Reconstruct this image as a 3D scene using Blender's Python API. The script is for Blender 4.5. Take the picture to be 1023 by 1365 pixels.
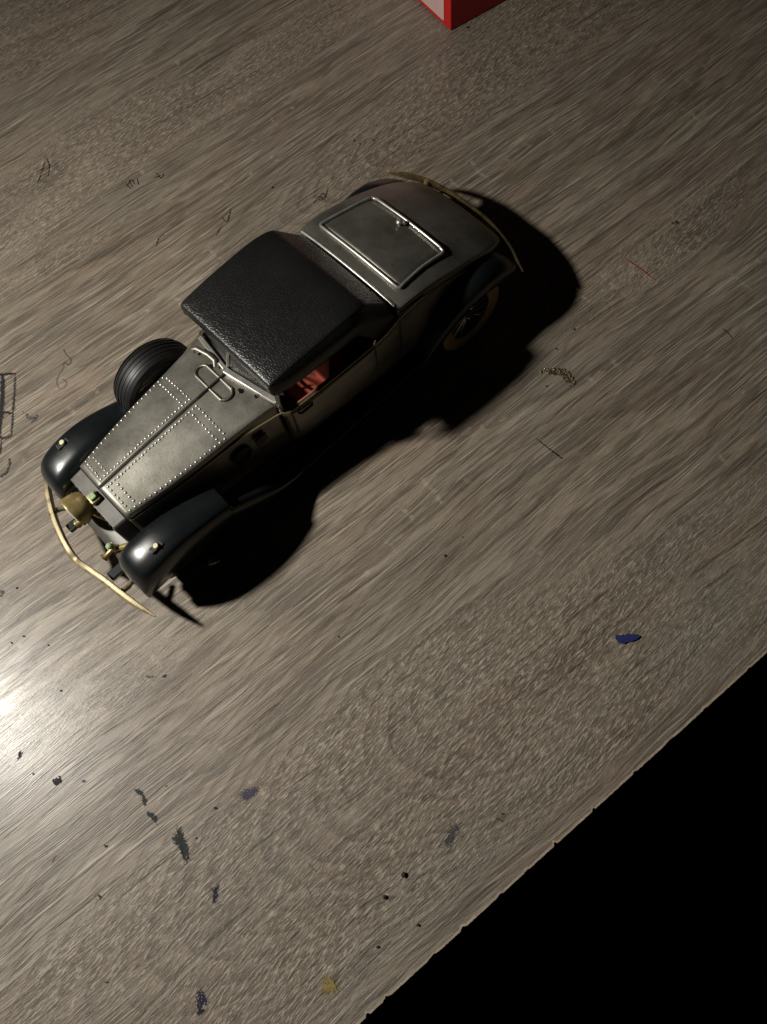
import bpy, bmesh, math, random
import numpy as np
from mathutils import Vector, Matrix
random.seed(7); rng = np.random.default_rng(7)
for o in list(bpy.data.objects): bpy.data.objects.remove(o)
S = bpy.context.scene
COL = S.collection

# ------------------------------------------------------------------ camera
F_PX, CX, CY = 1025.0, 511.5, 682.5            # photograph 1023 x 1365
H = 0.36                                       # camera height above the table (m)
_d = np.array([601 - CX, 1078 - CY, F_PX]); _d /= np.linalg.norm(_d)      # straight down
_g = np.array([4791., -3713., 1025.]); _g -= _d * (_g @ _d); _g /= np.linalg.norm(_g)  # along the wood grain
RM = np.array([_g, np.cross(-_d, _g), -_d])    # image axes -> world axes
cam_d = bpy.data.cameras.new('camera'); cam = bpy.data.objects.new('camera', cam_d); COL.objects.link(cam)
cx_, cy_, cz_ = RM[:, 0], -RM[:, 1], -RM[:, 2]
cam.matrix_world = Matrix(((cx_[0], cy_[0], cz_[0], 0), (cx_[1], cy_[1], cz_[1], 0), (cx_[2], cy_[2], cz_[2], H), (0, 0, 0, 1)))
cam_d.sensor_fit = 'VERTICAL'; cam_d.sensor_height = 36; cam_d.lens = 36 * F_PX / 1365
cam_d.clip_start = 0.01; cam_d.clip_end = 20
S.camera = cam
S.render.resolution_x, S.render.resolution_y = 767, 1024

def world(px, py, h=0.0):                      # photo pixel -> point on the plane z = h
    r = RM @ np.array([px - CX, py - CY, F_PX]); t = (h - H) / r[2]
    return np.array([0, 0, H]) + r * t

# ------------------------------------------------------------------ light: one small desk lamp in a dark room
YAW = math.radians(-174.5)
CAR_O = np.array([0.0684, 0.2104, 0.0])
FWD = np.array([math.cos(YAW), math.sin(YAW), 0]); LFT = np.array([-math.sin(YAW), math.cos(YAW), 0])
def car2world(x, y, z): return CAR_O + FWD * x / 1000 + LFT * y / 1000 + np.array([0, 0, z / 1000])
W = bpy.data.worlds.new('World'); S.world = W; W.use_nodes = True
W.node_tree.nodes['Background'].inputs[0].default_value = (1.0, 0.92, 0.8, 1)
W.node_tree.nodes['Background'].inputs[1].default_value = 0.0025
lamp_d = bpy.data.lights.new('desk_lamp', 'AREA'); lamp_d.shape = 'DISK'; lamp_d.size = 0.052
lamp_d.energy = 2.6; lamp_d.color = (1.0, 0.962, 0.875); lamp_d.spread = math.radians(122)
lamp = bpy.data.objects.new('desk_lamp', lamp_d); COL.objects.link(lamp)
lamp.location = Vector(car2world(413, -245, 520))
lamp.rotation_euler = (Vector(car2world(70, 30, 0)) - lamp.location).to_track_quat('-Z', 'Y').to_euler()
S.view_settings.view_transform = 'Standard'; S.view_settings.look = 'None'
S.view_settings.exposure = 0; S.view_settings.gamma = 1; S.view_settings.use_curve_mapping = False

# ------------------------------------------------------------------ material helpers
class NT:
    def __init__(s, name):
        s.m = bpy.data.materials.new(name); s.m.use_nodes = True; s.t = s.m.node_tree
        s.b = s.t.nodes['Principled BSDF']; s.out = s.t.nodes['Material Output']
    def n(s, typ, **kw):
        x = s.t.nodes.new(typ)
        for k, v in kw.items():
            if k.startswith('i_'):
                k = k[2:]; x.inputs[int(k) if k.isdigit() else k].default_value = v
            else: setattr(x, k, v)
        return x
    def l(s, a, b): s.t.links.new(a, b)
    def val(s, x, inp):
        if hasattr(x, 'is_linked') or hasattr(x, 'links'): s.l(x, inp)
        else: inp.default_value = x
    def math(s, op, a, b=0.0, c=0.0, clamp=False):
        x = s.t.nodes.new('ShaderNodeMath'); x.operation = op; x.use_clamp = clamp
        s.val(a, x.inputs[0]); s.val(b, x.inputs[1]); s.val(c, x.inputs[2]); return x.outputs[0]
    def mix(s, f, a, b, blend='MIX'):
        x = s.t.nodes.new('ShaderNodeMix'); x.data_type = 'RGBA'; x.blend_type = blend
        s.val(f, x.inputs[0]); s.val(a, x.inputs[6]); s.val(b, x.inputs[7]); return x.outputs[2]
    def ramp(s, f, stops, interp='LINEAR'):
        x = s.t.nodes.new('ShaderNodeValToRGB'); x.color_ramp.interpolation = interp
        e = x.color_ramp.elements
        while len(e) < len(stops): e.new(0.5)
        for q, (p, c) in zip(e, stops):
            q.position = p; q.color = c if len(c) == 4 else (*c, 1)
        s.l(f, x.inputs[0]); return x.outputs[0]
    def step(s, f, lo, hi):
        x = s.t.nodes.new('ShaderNodeMapRange'); x.interpolation_type = 'SMOOTHSTEP'; x.clamp = True
        s.val(f, x.inputs[0]); x.inputs[1].default_value = lo; x.inputs[2].default_value = hi; return x.outputs[0]
    def noise(s, vec, scale, detail=2, rough=.5, dist=0):
        x = s.t.nodes.new('ShaderNodeTexNoise'); x.inputs['Scale'].default_value = scale
        x.inputs['Detail'].default_value = detail; x.inputs['Roughness'].default_value = rough; x.inputs['Distortion'].default_value = dist
        s.l(vec, x.inputs['Vector']); return x.outputs[0]
    def mapping(s, vec, scale=(1, 1, 1), rot=(0, 0, 0), loc=(0, 0, 0)):
        if rot[2]:
            r = s.t.nodes.new('ShaderNodeMapping'); r.inputs['Rotation'].default_value = rot; s.l(vec, r.inputs['Vector']); vec = r.outputs[0]
        x = s.t.nodes.new('ShaderNodeMapping'); x.inputs['Scale'].default_value = scale
        x.inputs['Location'].default_value = loc
        s.l(vec, x.inputs['Vector']); return x.outputs[0]
    def obj(s): return s.t.nodes.new('ShaderNodeTexCoord').outputs['Object']
    def bump(s, h, strength, dist, normal=None):
        x = s.t.nodes.new('ShaderNodeBump'); x.inputs['Strength'].default_value = strength; x.inputs['Distance'].default_value = dist
        s.l(h, x.inputs['Height'])
        if normal: s.l(normal, x.inputs['Normal'])
        return x.outputs[0]
    def set(s, **kw):
        names = dict(col='Base Color', rough='Roughness', metal='Metallic', spec='Specular IOR Level', normal='Normal', alpha='Alpha', coat='Coat Weight', coatr='Coat Roughness', trans='Transmission Weight')
        for k, v in kw.items():
            i = s.b.inputs[names[k]]
            if isinstance(v, tuple) and len(v) == 3: v = (*v, 1)
            s.val(v, i)
        return s.m

def simple(name, col, rough=.5, metal=0., spec=.5, vary=.25, scale=120, bump=0.0, rvary=.12, tint=None):
    k = NT(name); v = k.obj()
    n1 = k.noise(v, scale, 4, .6); n2 = k.noise(v, scale * 6, 3, .6)
    f = k.math('ADD', k.math('MULTIPLY', n1, .65), k.math('MULTIPLY', n2, .35))
    dark = tuple(c * (1 - vary) for c in col); lite = tuple(min(1, c * (1 + vary)) for c in col)
    if tint: dark = tint
    c = k.ramp(f, [(.3, dark), (.7, lite)])
    r = k.math('ADD', rough - rvary / 2, k.math('MULTIPLY', n1, rvary))
    kw = {}
    if bump: kw['normal'] = k.bump(f, bump, .0004)
    return k.set(col=c, rough=r, metal=metal, spec=spec, **kw)

# ------------------------------------------------------------------ wood laminate of the table
def wood_material():
    k = NT('sawn_oak_laminate'); v = k.obj()
    sep = k.n('ShaderNodeSeparateXYZ'); k.l(v, sep.inputs[0]); X, Y = sep.outputs[0], sep.outputs[1]
    mul = lambda a, b: k.math('MULTIPLY', a, b)
    inv = lambda a: k.math('SUBTRACT', 1.0, a)
    # slow waviness of the grain direction
    warp = k.noise(k.mapping(v, (5, 9, 1), loc=(3.1, 1.7, 0)), 1, 2)
    wy = k.math('ADD', Y, mul(k.math('SUBTRACT', warp, .5), .016))
    small = k.noise(k.mapping(v, (45, 70, 1)), 1, 1)
    wy = k.math('ADD', wy, mul(k.math('SUBTRACT', small, .5), .0013))
    cb = k.n('ShaderNodeCombineXYZ'); k.l(X, cb.inputs[0]); k.l(wy, cb.inputs[1]); vw = cb.outputs[0]
    # annual rings: contour lines of a smooth, stretched field -> arches and long bands
    fld = k.noise(k.mapping(vw, (1.9, 9.5, 1), loc=(.37, .2, 0)), 1, 1.2, .45)
    rip = k.noise(k.mapping(vw, (55, 150, 1)), 1, 2, .6)
    ph = k.math('ADD', mul(fld, 70), mul(rip, 1.6))
    ring = k.math('MULTIPLY_ADD', k.math('SINE', ph), .5, .5)
    ringl = k.step(ring, .86, .98); ring = k.math('POWER', k.math('FRACT', k.math('MULTIPLY', ph, .1592)), 2.5)
    # two cathedral figures opening along the grain
    def arch(xv, y0, a, K, hw, xlo, xhi):
        w = k.math('SUBTRACT', wy, y0); q = k.math('SUBTRACT', k.math('DIVIDE', mul(w, w), a), k.math('SUBTRACT', X, xv))
        q = k.math('ADD', q, mul(k.math('SUBTRACT', fld, .5), .10)); q = k.math('ADD', mul(q, K / 6.2832), mul(rip, .16))
        m = mul(k.step(k.math('ABSOLUTE', w), hw, hw * .6), mul(k.step(X, xlo, xlo + .05), k.step(X, xhi, xhi - .10)))
        return k.math('POWER', k.math('FRACT', q), 2.0), m
    rA, mA = arch(-.150, .034, .030, 430, .095, -.40, .10)
    rB, mB = arch(.262, .312, .014, 470, .085, .10, .50)
    rmix = lambda a, b, m: k.math('ADD', mul(a, inv(m)), mul(b, m))
    ring = rmix(rmix(mul(ring, .75), rA, mA), rB, mB)
    broad = k.noise(k.mapping(vw, (2.6, 24, 1), loc=(9, 4, 0)), 1, 3, .55)
    mid = k.noise(k.mapping(vw, (9, 230, 1), loc=(2, 7, 0)), 1, 3, .55)
    fine = k.noise(k.mapping(vw, (90, 1250, 1), rot=(0, 0, math.radians(-2)), loc=(5, 1, 0)), 1, 2, .6)
    # where the cut tore out short tilted flecks / where it left long lines
    pb = k.noise(k.mapping(v, (3.0, 12, 1), loc=(6.3, 2.6, 0)), 1, 2)
    b1 = mul(k.step(k.math('ABSOLUTE', k.math('SUBTRACT', Y, .024)), .062, .030), k.step(X, .20, .04))
    b2 = k.step(k.math('ABSOLUTE', k.math('SUBTRACT', Y, .415)), .06, .03)
    pb = k.math('ADD', k.math('SUBTRACT', pb, .05), k.math('ADD', mul(b1, .15), mul(b2, .10)))
    patch = k.step(pb, .46, .62)
    npatch = inv(mul(patch, .5))
    f1 = k.noise(k.mapping(vw, (215, 1080, 1), rot=(0, 0, math.radians(-11))), 1, 1, .5)
    f2 = k.noise(k.mapping(vw, (270, 1500, 1), rot=(0, 0, math.radians(-7)), loc=(7, 7, 0)), 1, 1, .5)
    fk = mul(k.math('MAXIMUM', k.step(f1, .58, .635), mul(k.step(f2, .585, .64), .85)), patch)
    fd = mul(k.math('MAXIMUM', k.step(f1, .425, .37), mul(k.step(f2, .42, .365), .7)), patch)
    # thin wavy saw lines: narrow level sets of stretched noise, dark, with a light edge coloured in beside to imitate lit relief
    def lines(sx_, sy_, ang, loc, lev, wd):
        n = k.noise(k.mapping(vw, (sx_, sy_, 1), rot=(0, 0, math.radians(ang)), loc=loc), 1, 2, .5)
        dk = k.step(k.math('ABSOLUTE', k.math('SUBTRACT', n, lev)), wd, wd * .25)
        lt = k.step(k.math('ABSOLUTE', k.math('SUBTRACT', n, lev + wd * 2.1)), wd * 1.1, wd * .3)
        return dk, lt
    d1, l1 = lines(9, 420, -1.2, (1, 3, 0), .50, .050)
    d2, l2 = lines(12, 600, .6, (8, 2, 0), .46, .060)
    d3, l3 = lines(17, 760, -2.0, (4, 9, 0), .54, .066)
    brk = k.step(k.noise(k.mapping(vw, (26, 200, 1), loc=(3, 3, 0)), 1, 1), .38, .54)
    ld = mul(mul(k.math('MAXIMUM', d1, k.math('MAXIMUM', mul(d2, .8), mul(d3, .6))), npatch), brk)
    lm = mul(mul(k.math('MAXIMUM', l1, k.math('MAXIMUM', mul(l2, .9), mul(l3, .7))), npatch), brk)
    pore = k.step(k.noise(k.mapping(vw, (42, 760, 1), rot=(0, 0, math.radians(-4)), loc=(11, 5, 0)), 1, 1, .5), .62, .67)
    crack = k.step(k.noise(k.mapping(vw, (15, 330, 1), rot=(0, 0, math.radians(2)), loc=(4, 8, 0)), 1, 2, .5), .65, .69)
    # cross saw marks, faint, in a few places
    sx = k.math('FRACT', k.math('ADD', mul(X, 58), mul(k.noise(k.mapping(v, (30, 90, 1)), 1, 2), .6)))
    saw = mul(k.step(k.math('ABSOLUTE', k.math('SUBTRACT', sx, .5)), .10, .02), k.step(k.noise(k.mapping(v, (14, 40, 1), loc=(2.2, 8.1, 0)), 1, 2), .60, .68))
    saw = mul(saw, k.step(k.noise(k.mapping(v, (90, 420, 1)), 1, 2), .44, .56))
    # colour
    base = k.ramp(broad, [(.30, (.186, .146, .108)), (.5, (.235, .188, .140)), (.70, (.287, .239, .184))])
    LT, DK = (.50, .44, .355, 1), (.066, .052, .038, 1)
    hue = k.step(k.noise(k.mapping(vw, (5, 34, 1), loc=(3, 12, 0)), 1, 2), .40, .62)
    base = k.mix(mul(hue, .65), base, (.228, .162, .118, 1))
    hue2 = k.step(k.noise(k.mapping(v, (9, 22, 1), loc=(13, 2, 0)), 1, 2), .50, .66)
    base = k.mix(mul(hue2, .40), base, (.225, .210, .165, 1))
    c = k.mix(mul(ring, .86), base, (.100, .076, .057, 1))
    c = k.mix(mul(mul(ringl, k.step(rip, .38, .6)), .25), c, (.37, .315, .25, 1))
    c = k.mix(mul(k.step(mid, .55, .62), .22), c, (.36, .305, .245, 1))
    c = k.mix(mul(k.step(mid, .45, .38), .26), c, (.120, .090, .066, 1))
    c = k.mix(mul(k.step(fine, .48, .36), .30), c, DK)
    c = k.mix(mul(k.step(fine, .53, .66), .24), c, LT)
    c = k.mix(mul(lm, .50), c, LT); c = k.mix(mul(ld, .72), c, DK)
    c = k.mix(mul(fd, .55), c, DK); c = k.mix(mul(fk, .58), c, LT)
    c = k.mix(mul(pore, .45), c, (.06, .045, .035, 1))
    c = k.mix(mul(crack, .6), c, (.045, .034, .026, 1))
    c = k.mix(mul(saw, .40), c, LT)
    gr = k.step(k.noise(v, 11, 4, .6), .45, .7)
    c = k.mix(mul(gr, .14), c, (.17, .158, .138, 1))
    grit = k.noise(v, 2300, 2, .7)
    c = k.mix(mul(k.step(grit, .5, .64), .30), c, (.10, .08, .062, 1)); c = k.mix(mul(k.step(grit, .5, .36), .16), c, LT)
    # relief
    h = k.math('ADD', mul(fine, .35), mul(lm, .35))
    h = k.math('ADD', h, mul(fk, .55)); h = k.math('SUBTRACT', h, mul(crack, .7))
    h = k.math('SUBTRACT', h, mul(pore, .3)); h = k.math('ADD', h, mul(grit, .22))
    h = k.math('SUBTRACT', h, mul(k.math('ADD', ld, fd), .35))
    nrm = k.bump(h, .62, .00048)
    k.l(k.bump(h, .10, .00045), k.b.inputs['Coat Normal'])
    r = k.math('ADD', .46, mul(gr, .10))
    return k.set(col=c, rough=r, spec=.4, normal=nrm, coat=.36, coatr=k.math('ADD', .26, mul(gr, .08)))

M = {}
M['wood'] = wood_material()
M['edge'] = simple('pale_chipped_edge_band', (.36, .29, .22), .6, vary=.35, scale=300)
M['chip'] = simple('bare_chipboard', (.075, .052, .036), .9, vary=.5, scale=500)
M['floor'] = simple('dark_floor', (.02, .018, .016), .8)
M['red'] = simple('red_glossy_card', (.55, .012, .010), .32, vary=.06, scale=40)
M['pink'] = simple('pale_pink_print', (.62, .42, .40), .4, vary=.05, scale=60)

def pewter():
    k = NT('worn_pewter_plate'); v = k.obj()
    n1 = k.noise(v, 55, 5, .62); n2 = k.noise(v, 900, 3, .6); n3 = k.noise(v, 240, 4, .65)
    c = k.ramp(n1, [(.28, (.16, .15, .125)), (.5, (.25, .238, .205)), (.74, (.335, .32, .28))])
    c = k.mix(k.math('MULTIPLY', k.step(n2, .5, .7), .25), c, (.12, .11, .09, 1))
    c = k.mix(k.math('MULTIPLY', k.step(n3, .60, .74), .5), c, (.10, .085, .06, 1))
    r = k.math('ADD', .36, k.math('MULTIPLY', n1, .16))
    return k.set(col=c, rough=r, metal=.82, normal=k.bump(k.math('ADD', n2, k.math('MULTIPLY', n3, .6)), .16, .0002))
M['pewter'] = pewter()
M['silver'] = simple('bright_silver_trim', (.60, .58, .54), .34, .75, vary=.25, scale=200, bump=.1)
M['brass'] = simple('dull_brass', (.46, .36, .155), .34, .65, vary=.35, scale=180, bump=.2, tint=(.27, .20, .08))
def bumpergold():
    k = NT('worn_gold_bumper'); v = k.obj()
    n1 = k.noise(v, 210, 5, .75); n2 = k.noise(v, 80, 3, .6)
    c = k.ramp(n1, [(.36, (.13, .09, .045)), (.47, (.29, .235, .135)), (.75, (.37, .31, .19))])
    c = k.mix(k.math('MULTIPLY', k.step(n2, .55, .7), .45), c, (.22, .14, .06, 1))
    return k.set(col=c, rough=k.math('ADD', .32, k.math('MULTIPLY', n1, .3)), metal=.45, normal=k.bump(n1, .3, .0004))
M['gold'] = bumpergold()
M['brightgold'] = simple('bright_gold', (.62, .50, .25), .30, .9, vary=.4, scale=160, bump=.3, tint=(.16, .12, .05))
M['radiator'] = simple('dull_grey_radiator', (.115, .11, .10), .5, .45, vary=.3, scale=140)
M['goldline'] = simple('thin_gold_line', (.45, .36, .20), .35, .8, vary=.3, scale=300)
def enamel():
    k = NT('black_enamel'); v = k.obj()
    n1 = k.noise(v, 70, 5, .6); n2 = k.noise(v, 1500, 2, .5); n3 = k.step(k.noise(v, 420, 4, .7), .64, .76)
    c = k.ramp(n1, [(.3, (.0055, .0068, .008)), (.7, (.010, .0118, .0135))])
    c = k.mix(k.math('MULTIPLY', n3, .35), c, (.05, .05, .05, 1))
    r = k.math('ADD', .22, k.math('MULTIPLY', n1, .12)); r = k.math('ADD', r, k.math('MULTIPLY', n3, .15))
    return k.set(col=c, rough=r, spec=.5, normal=k.bump(n2, .06, .0002))
M['black'] = enamel()
M['rubber'] = simple('black_rubber', (.007, .007, .0075), .5, vary=.3, scale=200)
M['darkmetal'] = simple('dark_underside', (.02, .02, .02), .55, .3)
M['seam'] = simple('dark_seam', (.03, .027, .022), .5, .4)
def leather():
    k = NT('black_grained_vinyl'); v = k.obj()
    wv = k.n('ShaderNodeTexNoise'); wv.inputs['Scale'].default_value = 150; k.l(v, wv.inputs['Vector'])
    add = k.n('ShaderNodeVectorMath', operation='MULTIPLY_ADD'); k.l(wv.outputs[1], add.inputs[0]); add.inputs[1].default_value = (.0022,) * 3; k.l(v, add.inputs[2])
    vo = k.n('ShaderNodeTexVoronoi', feature='DISTANCE_TO_EDGE'); vo.inputs['Scale'].default_value = 800; k.l(add.outputs[0], vo.inputs['Vector'])
    g = k.step(vo.outputs['Distance'], 0.02, .22)
    n = k.noise(v, 420, 4, .6); n1 = k.noise(v, 40, 3, .5)
    h = k.math('ADD', g, k.math('MULTIPLY', n, 1.1))
    c = k.ramp(n1, [(.3, (.006, .006, .006)), (.7, (.011, .011, .0108))])
    r = k.math('ADD', .30, k.math('MULTIPLY', n, .12))
    return k.set(col=c, rough=r, spec=.5, normal=k.bump(h, .32, .00022))
M['leather'] = leather()
M['redseat'] = simple('red_plastic_seat', (.34, .085, .055), .5, vary=.2, scale=150)
M['ivory'] = simple('ivory_plastic', (.5, .48, .44), .5, vary=.1)
M['whitewall'] = simple('yellowed_whitewall', (.36, .24, .11), .6, vary=.25, scale=200)
M['chrome'] = simple('wire_chrome', (.6, .58, .55), .2, 1.0, vary=.1)
M['green'] = simple('pale_green_plastic', (.30, .40, .24), .5, vary=.35, scale=500)
M['bulb'] = simple('yellowed_bulb', (.62, .58, .36), .4, vary=.2, scale=400)
k = NT('clear_window_plastic'); k.set(col=(.9, .9, .88), rough=.08)
tr = k.n('ShaderNodeBsdfTransparent'); mxs = k.n('ShaderNodeMixShader'); mxs.inputs[0].default_value = .06
k.l(tr.outputs[0], mxs.inputs[1]); k.l(k.b.outputs[0], mxs.inputs[2]); k.l(mxs.outputs[0], k.out.inputs[0]); M['pane'] = k.m

# ------------------------------------------------------------------ mesh helpers (car-local millimetres)
def link(name, me, mat, parent=None, smooth=50, bevel=0, solid=0, off=-1):
    o = bpy.data.objects.new(name, me); COL.objects.link(o)
    if mat is not None: me.materials.append(M[mat] if isinstance(mat, str) else mat)
    if smooth:
        bm = bmesh.new(); bm.from_mesh(me)
        for f in bm.faces: f.smooth = True
        a = math.radians(smooth)
        for e in bm.edges:
            if len(e.link_faces) == 2 and e.calc_face_angle(0) > a: e.smooth = False
        bm.to_mesh(me); bm.free()
    if solid:
        m = o.modifiers.new('s', 'SOLIDIFY'); m.thickness = solid / 1000; m.offset = off
    if bevel:
        m = o.modifiers.new('b', 'BEVEL'); m.width = bevel / 1000; m.segments = 3; m.limit_method = 'ANGLE'; m.angle_limit = math.radians(40)
    if parent is not None: o.parent = parent
    return o

class MB:
    def __init__(s): s.v = []; s.f = []
    def add(s, v, f):
        b = len(s.v); s.v += [tuple(map(float, p)) for p in v]; s.f += [tuple(i + b for i in q) for q in f]; return s
    def grid(s, G, closeu=False, closev=False, capu=False):
        G = np.asarray(G); a, b = G.shape[:2]; f = []
        for i in range(a if closeu else a - 1):
            for j in range(b if closev else b - 1):
                i2, j2 = (i + 1) % a, (j + 1) % b
                f.append((i * b + j, i2 * b + j, i2 * b + j2, i * b + j2))
        if capu:
            f.append(tuple(range(b))); f.append(tuple((a - 1) * b + j for j in reversed(range(b))))
        return s.add(G.reshape(-1, 3), f)
    def box(s, x0, x1, y0, y1, z0, z1):
        v = [(x, y, z) for x in (x0, x1) for y in (y0, y1) for z in (z0, z1)]
        return s.add(v, [(0, 1, 3, 2), (4, 6, 7, 5), (0, 4, 5, 1), (2, 3, 7, 6), (0, 2, 6, 4), (1, 5, 7, 3)])
    def tube(s, pts, r, n=10, closed=False, sq=1.0, up=(0, 0, 1)):
        P = np.asarray(pts, float); m = len(P); G = []
        rr = np.broadcast_to(np.asarray(r, float), (m,))
        for i in range(m):
            t = (P[(i + 1) % m] - P[i - 1]) if closed else (P[min(i + 1, m - 1)] - P[max(i - 1, 0)])
            t = t / (np.linalg.norm(t) + 1e-9); u = np.array(up, float)
            if abs(t @ u) > .95: u = np.array([0, 1., 0])
            a = np.cross(u, t); a /= np.linalg.norm(a); b = np.cross(t, a)
            G.append([P[i] + rr[i] * (a * math.cos(q) + b * math.sin(q) * sq) for q in np.linspace(0, 2 * math.pi, n, endpoint=False)])
        return s.grid(G, closeu=closed, closev=True, capu=not closed)
    def revolve(s, prof, n=24, origin=(0, 0, 0), axis='x', cap=False):
        # prof: list of (along, radius)
        G = []
        for a, r in prof:
            row = []
            for q in np.linspace(0, 2 * math.pi, n, endpoint=False):
                c, d = r * math.cos(q), r * math.sin(q)
                p = {'x': (a, c, d), 'y': (c, a, d), 'z': (c, d, a)}[axis]
                row.append(np.add(p, origin))
            G.append(row)
        return s.grid(G, closev=True, capu=cap)
    def build(s, name, mat, parent=None, scale=.001, **kw):
        me = bpy.data.meshes.new(name); me.from_pydata([tuple(c * scale for c in p) for p in s.v], [], s.f); me.update()
        bm = bmesh.new(); bm.from_mesh(me); bmesh.ops.remove_doubles(bm, verts=bm.verts, dist=1e-7)
        bmesh.ops.recalc_face_normals(bm, faces=bm.faces); bm.to_mesh(me); bm.free()
        return link(name, me, mat, parent, **kw)

def cr(P, n):                                    # Catmull-Rom upsampling along axis 0
    P = np.asarray(P, float); m = len(P)
    if n <= 1: return P
    E = np.concatenate([[2 * P[0] - P[1]], P, [2 * P[-1] - P[-2]]]); out = []
    for i in range(m - 1):
        a, b, c, d = E[i:i + 4]
        for t in np.arange(n) / n:
            out.append(.5 * (2 * b + (c - a) * t + (2 * a - 5 * b + 4 * c - d) * t * t + (3 * b - a - 3 * c + d) * t ** 3))
    out.append(P[-1]); return np.array(out)
def surf(C, nu, nv):                             # control net -> smooth grid
    A = cr(C, nu); return np.swapaxes(cr(np.swapaxes(A, 0, 1), nv), 0, 1)
def tab(T):                                      # smooth table lookup x -> columns
    T = np.array(sorted(map(tuple, T)), float); D = cr(T, 12)
    return lambda x: np.array([np.interp(x, D[:, 0], D[:, i]) for i in range(1, T.shape[1])])

# ================================================================== the setting: table and floor
EDGE_Y = float(world(480, 1365)[1]) ; EDGE_Y = (EDGE_Y + float(world(1023, 870)[1])) / 2
def build_table():
    x0, x1, y1 = -0.75, 1.25, 1.15
    # outline of the front edge with small chips
    xs = [x0]; 
    while xs[-1] < x1: xs.append(xs[-1] + (.0005 if -.12 < xs[-1] < .22 else .02))
    xs[-1] = x1
    chips = [(world(px, py)[0], d, w) for px, py, d, w in [(845, 1028, .0016, .0015), (790, 1077, .0024, .0010), (738, 1122, .0030, .0011), (700, 1158, .001, .002), (663, 1188, .0014, .002), (615, 1233, .002, .002),
             (578, 1275, .0014, .0035), (515, 1330, .0022, .0025), (490, 1352, .003, .0012), (895, 990, .0010, .004), (940, 945, .0008, .002), (1000, 893, .001, .002)]]
    ys = []
    for x in xs:
        d = 0.0
        for c, dd, w in chips: d = max(d, .5 * dd * (.55 + .45 * rng.random()) * max(0, 1 - abs(x - c) / (w * .8)) ** .6)
        ys.append(EDGE_Y + d + (rng.random() * .00018 if -.12 < x < .22 else 0))
    n = len(xs); mb = MB(); v = []; f = []
    for z in (0, -.018):
        for x, y in zip(xs, ys): v.append((x, y if z == 0 else EDGE_Y, z))
        v += [(x1, y1, z), (x0, y1, z)]
    N = n + 2
    f.append(tuple(range(N))); f.append(tuple(reversed(range(N, 2 * N))))
    for i in range(N): f.append((i, i + N, (i + 1) % N + N, (i + 1) % N))
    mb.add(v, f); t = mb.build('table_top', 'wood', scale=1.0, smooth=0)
    t['kind'] = 'structure'; t['label'] = 'worn oak laminate table top under the toy car'
    t.data.materials.append(M['chip'])
    for p in t.data.polygons:
        if abs(p.normal.z) < .7 and p.center.y < .1: p.material_index = 1
    # ragged pale lip where the edge band has worn
    a = [];  b = []
    wn = 0.
    for x, y in zip(xs, ys):
        if not -.12 < x < .225: continue
        wn = .95 * wn + rng.random() * .00014 - .00002
        a.append((x, y + .0001, .00015)); b.append((x, y + max(.00012, min(.0014, wn)), .00015))
    m2 = MB().grid([a, b]); m2.build('edge_band', 'edge', t, scale=1.0, smooth=0)
    return t
table = build_table()
mb = MB().box(-1.6, 1.9, -1.6, 1.6, -.78, -.74); fl = mb.build('floor', 'floor', scale=1.0, smooth=0); fl['kind'] = 'structure'
# four table legs as parts of the table
for i, (lx, ly) in enumerate([(a, b) for a in (-.70, 1.20) for b in (EDGE_Y + .06, 1.10)]):
    MB().box(lx - .025, lx + .025, ly - .025, ly + .025, -.74, -.0181).build('leg', 'chip', table, scale=1.0, smooth=0)

# ================================================================== toy car
car = bpy.data.objects.new('toy_car', None); COL.objects.link(car)
car.location = CAR_O; car.rotation_euler = (0, 0, YAW); car.empty_display_size = .05
car['label'] = 'vintage toy car, pewter body, black grained roof and black fenders, gold bumpers, one headlight missing'
car['category'] = 'toy car'

# --- hood
HW = tab([(110, 17.6), (105, 18.2), (90, 20.6), (75, 22.6), (60, 24.0), (45, 25.2), (32, 26.6), (20, 28.4)])
HZE = tab([(110, 49.4), (105, 49.8), (75, 52), (45, 54), (20, 55.6)])
HZC = tab([(110, 53.0), (105, 53.6), (75, 55.8), (45, 57.6), (20, 58.8)])
def hood_z(x, y):
    w, ze, zc = HW(x)[0], HZE(x)[0], HZC(x)[0]; t = min(1, abs(y) / w)
    return zc - (zc - ze) * (t ** 1.5) 
hoods = []
for s in (1, -1):
    xs = np.linspace(105, 21.5, 36); G = []
    for x in xs:
        w = HW(x)[0]
        row = [(x, s * y, hood_z(x, y)) for y in np.concatenate([[.55], np.linspace(1.5, w - .8, 12)])]
        ze = HZE(x)[0]
        row += [(x, s * (w - .2), ze - .25), (x, s * (w + .1), ze - 1.0), (x, s * (w + .3), ze - 4), (x, s * (w + .3), 33), (x, s * (w + .2), 17)]
        G.append(row)
    mb = MB().grid(G)
    h = mb.build('hood_panel', 'pewter', car, smooth=40, solid=.7)
    hoods.append(h)
    # rivets, too small to pick apart: one part
    R = []
    for x in np.arange(101.5, 47, -2.75): R.append((x, HW(x)[0] - 1.6))
    for x in np.arange(101.5, 47, -2.05): R.append((x, 2.6))
    for x in (101.6, 97.6, 52.2, 48.0):
        w = HW(x)[0] - 1.6; n = int(round((w - 2.6) / 2.35))
        for i in range(1, n): R.append((x, 2.6 + (w - 2.6) * i / n))
    mb = MB()
    for x, y in R:
        x += rng.normal(0, .08); y += rng.normal(0, .08)
        z = hood_z(x, y); r = .68 * rng.uniform(.9, 1.08)
        mb.revolve([(-.2, r), (.12, r * .95), (.36, r * .62), (.46, .02)], 8, (x, s * y, z), 'z')
    o = mb.build('rivets', 'silver', h, smooth=60); o['kind'] = 'stuff'
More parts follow.
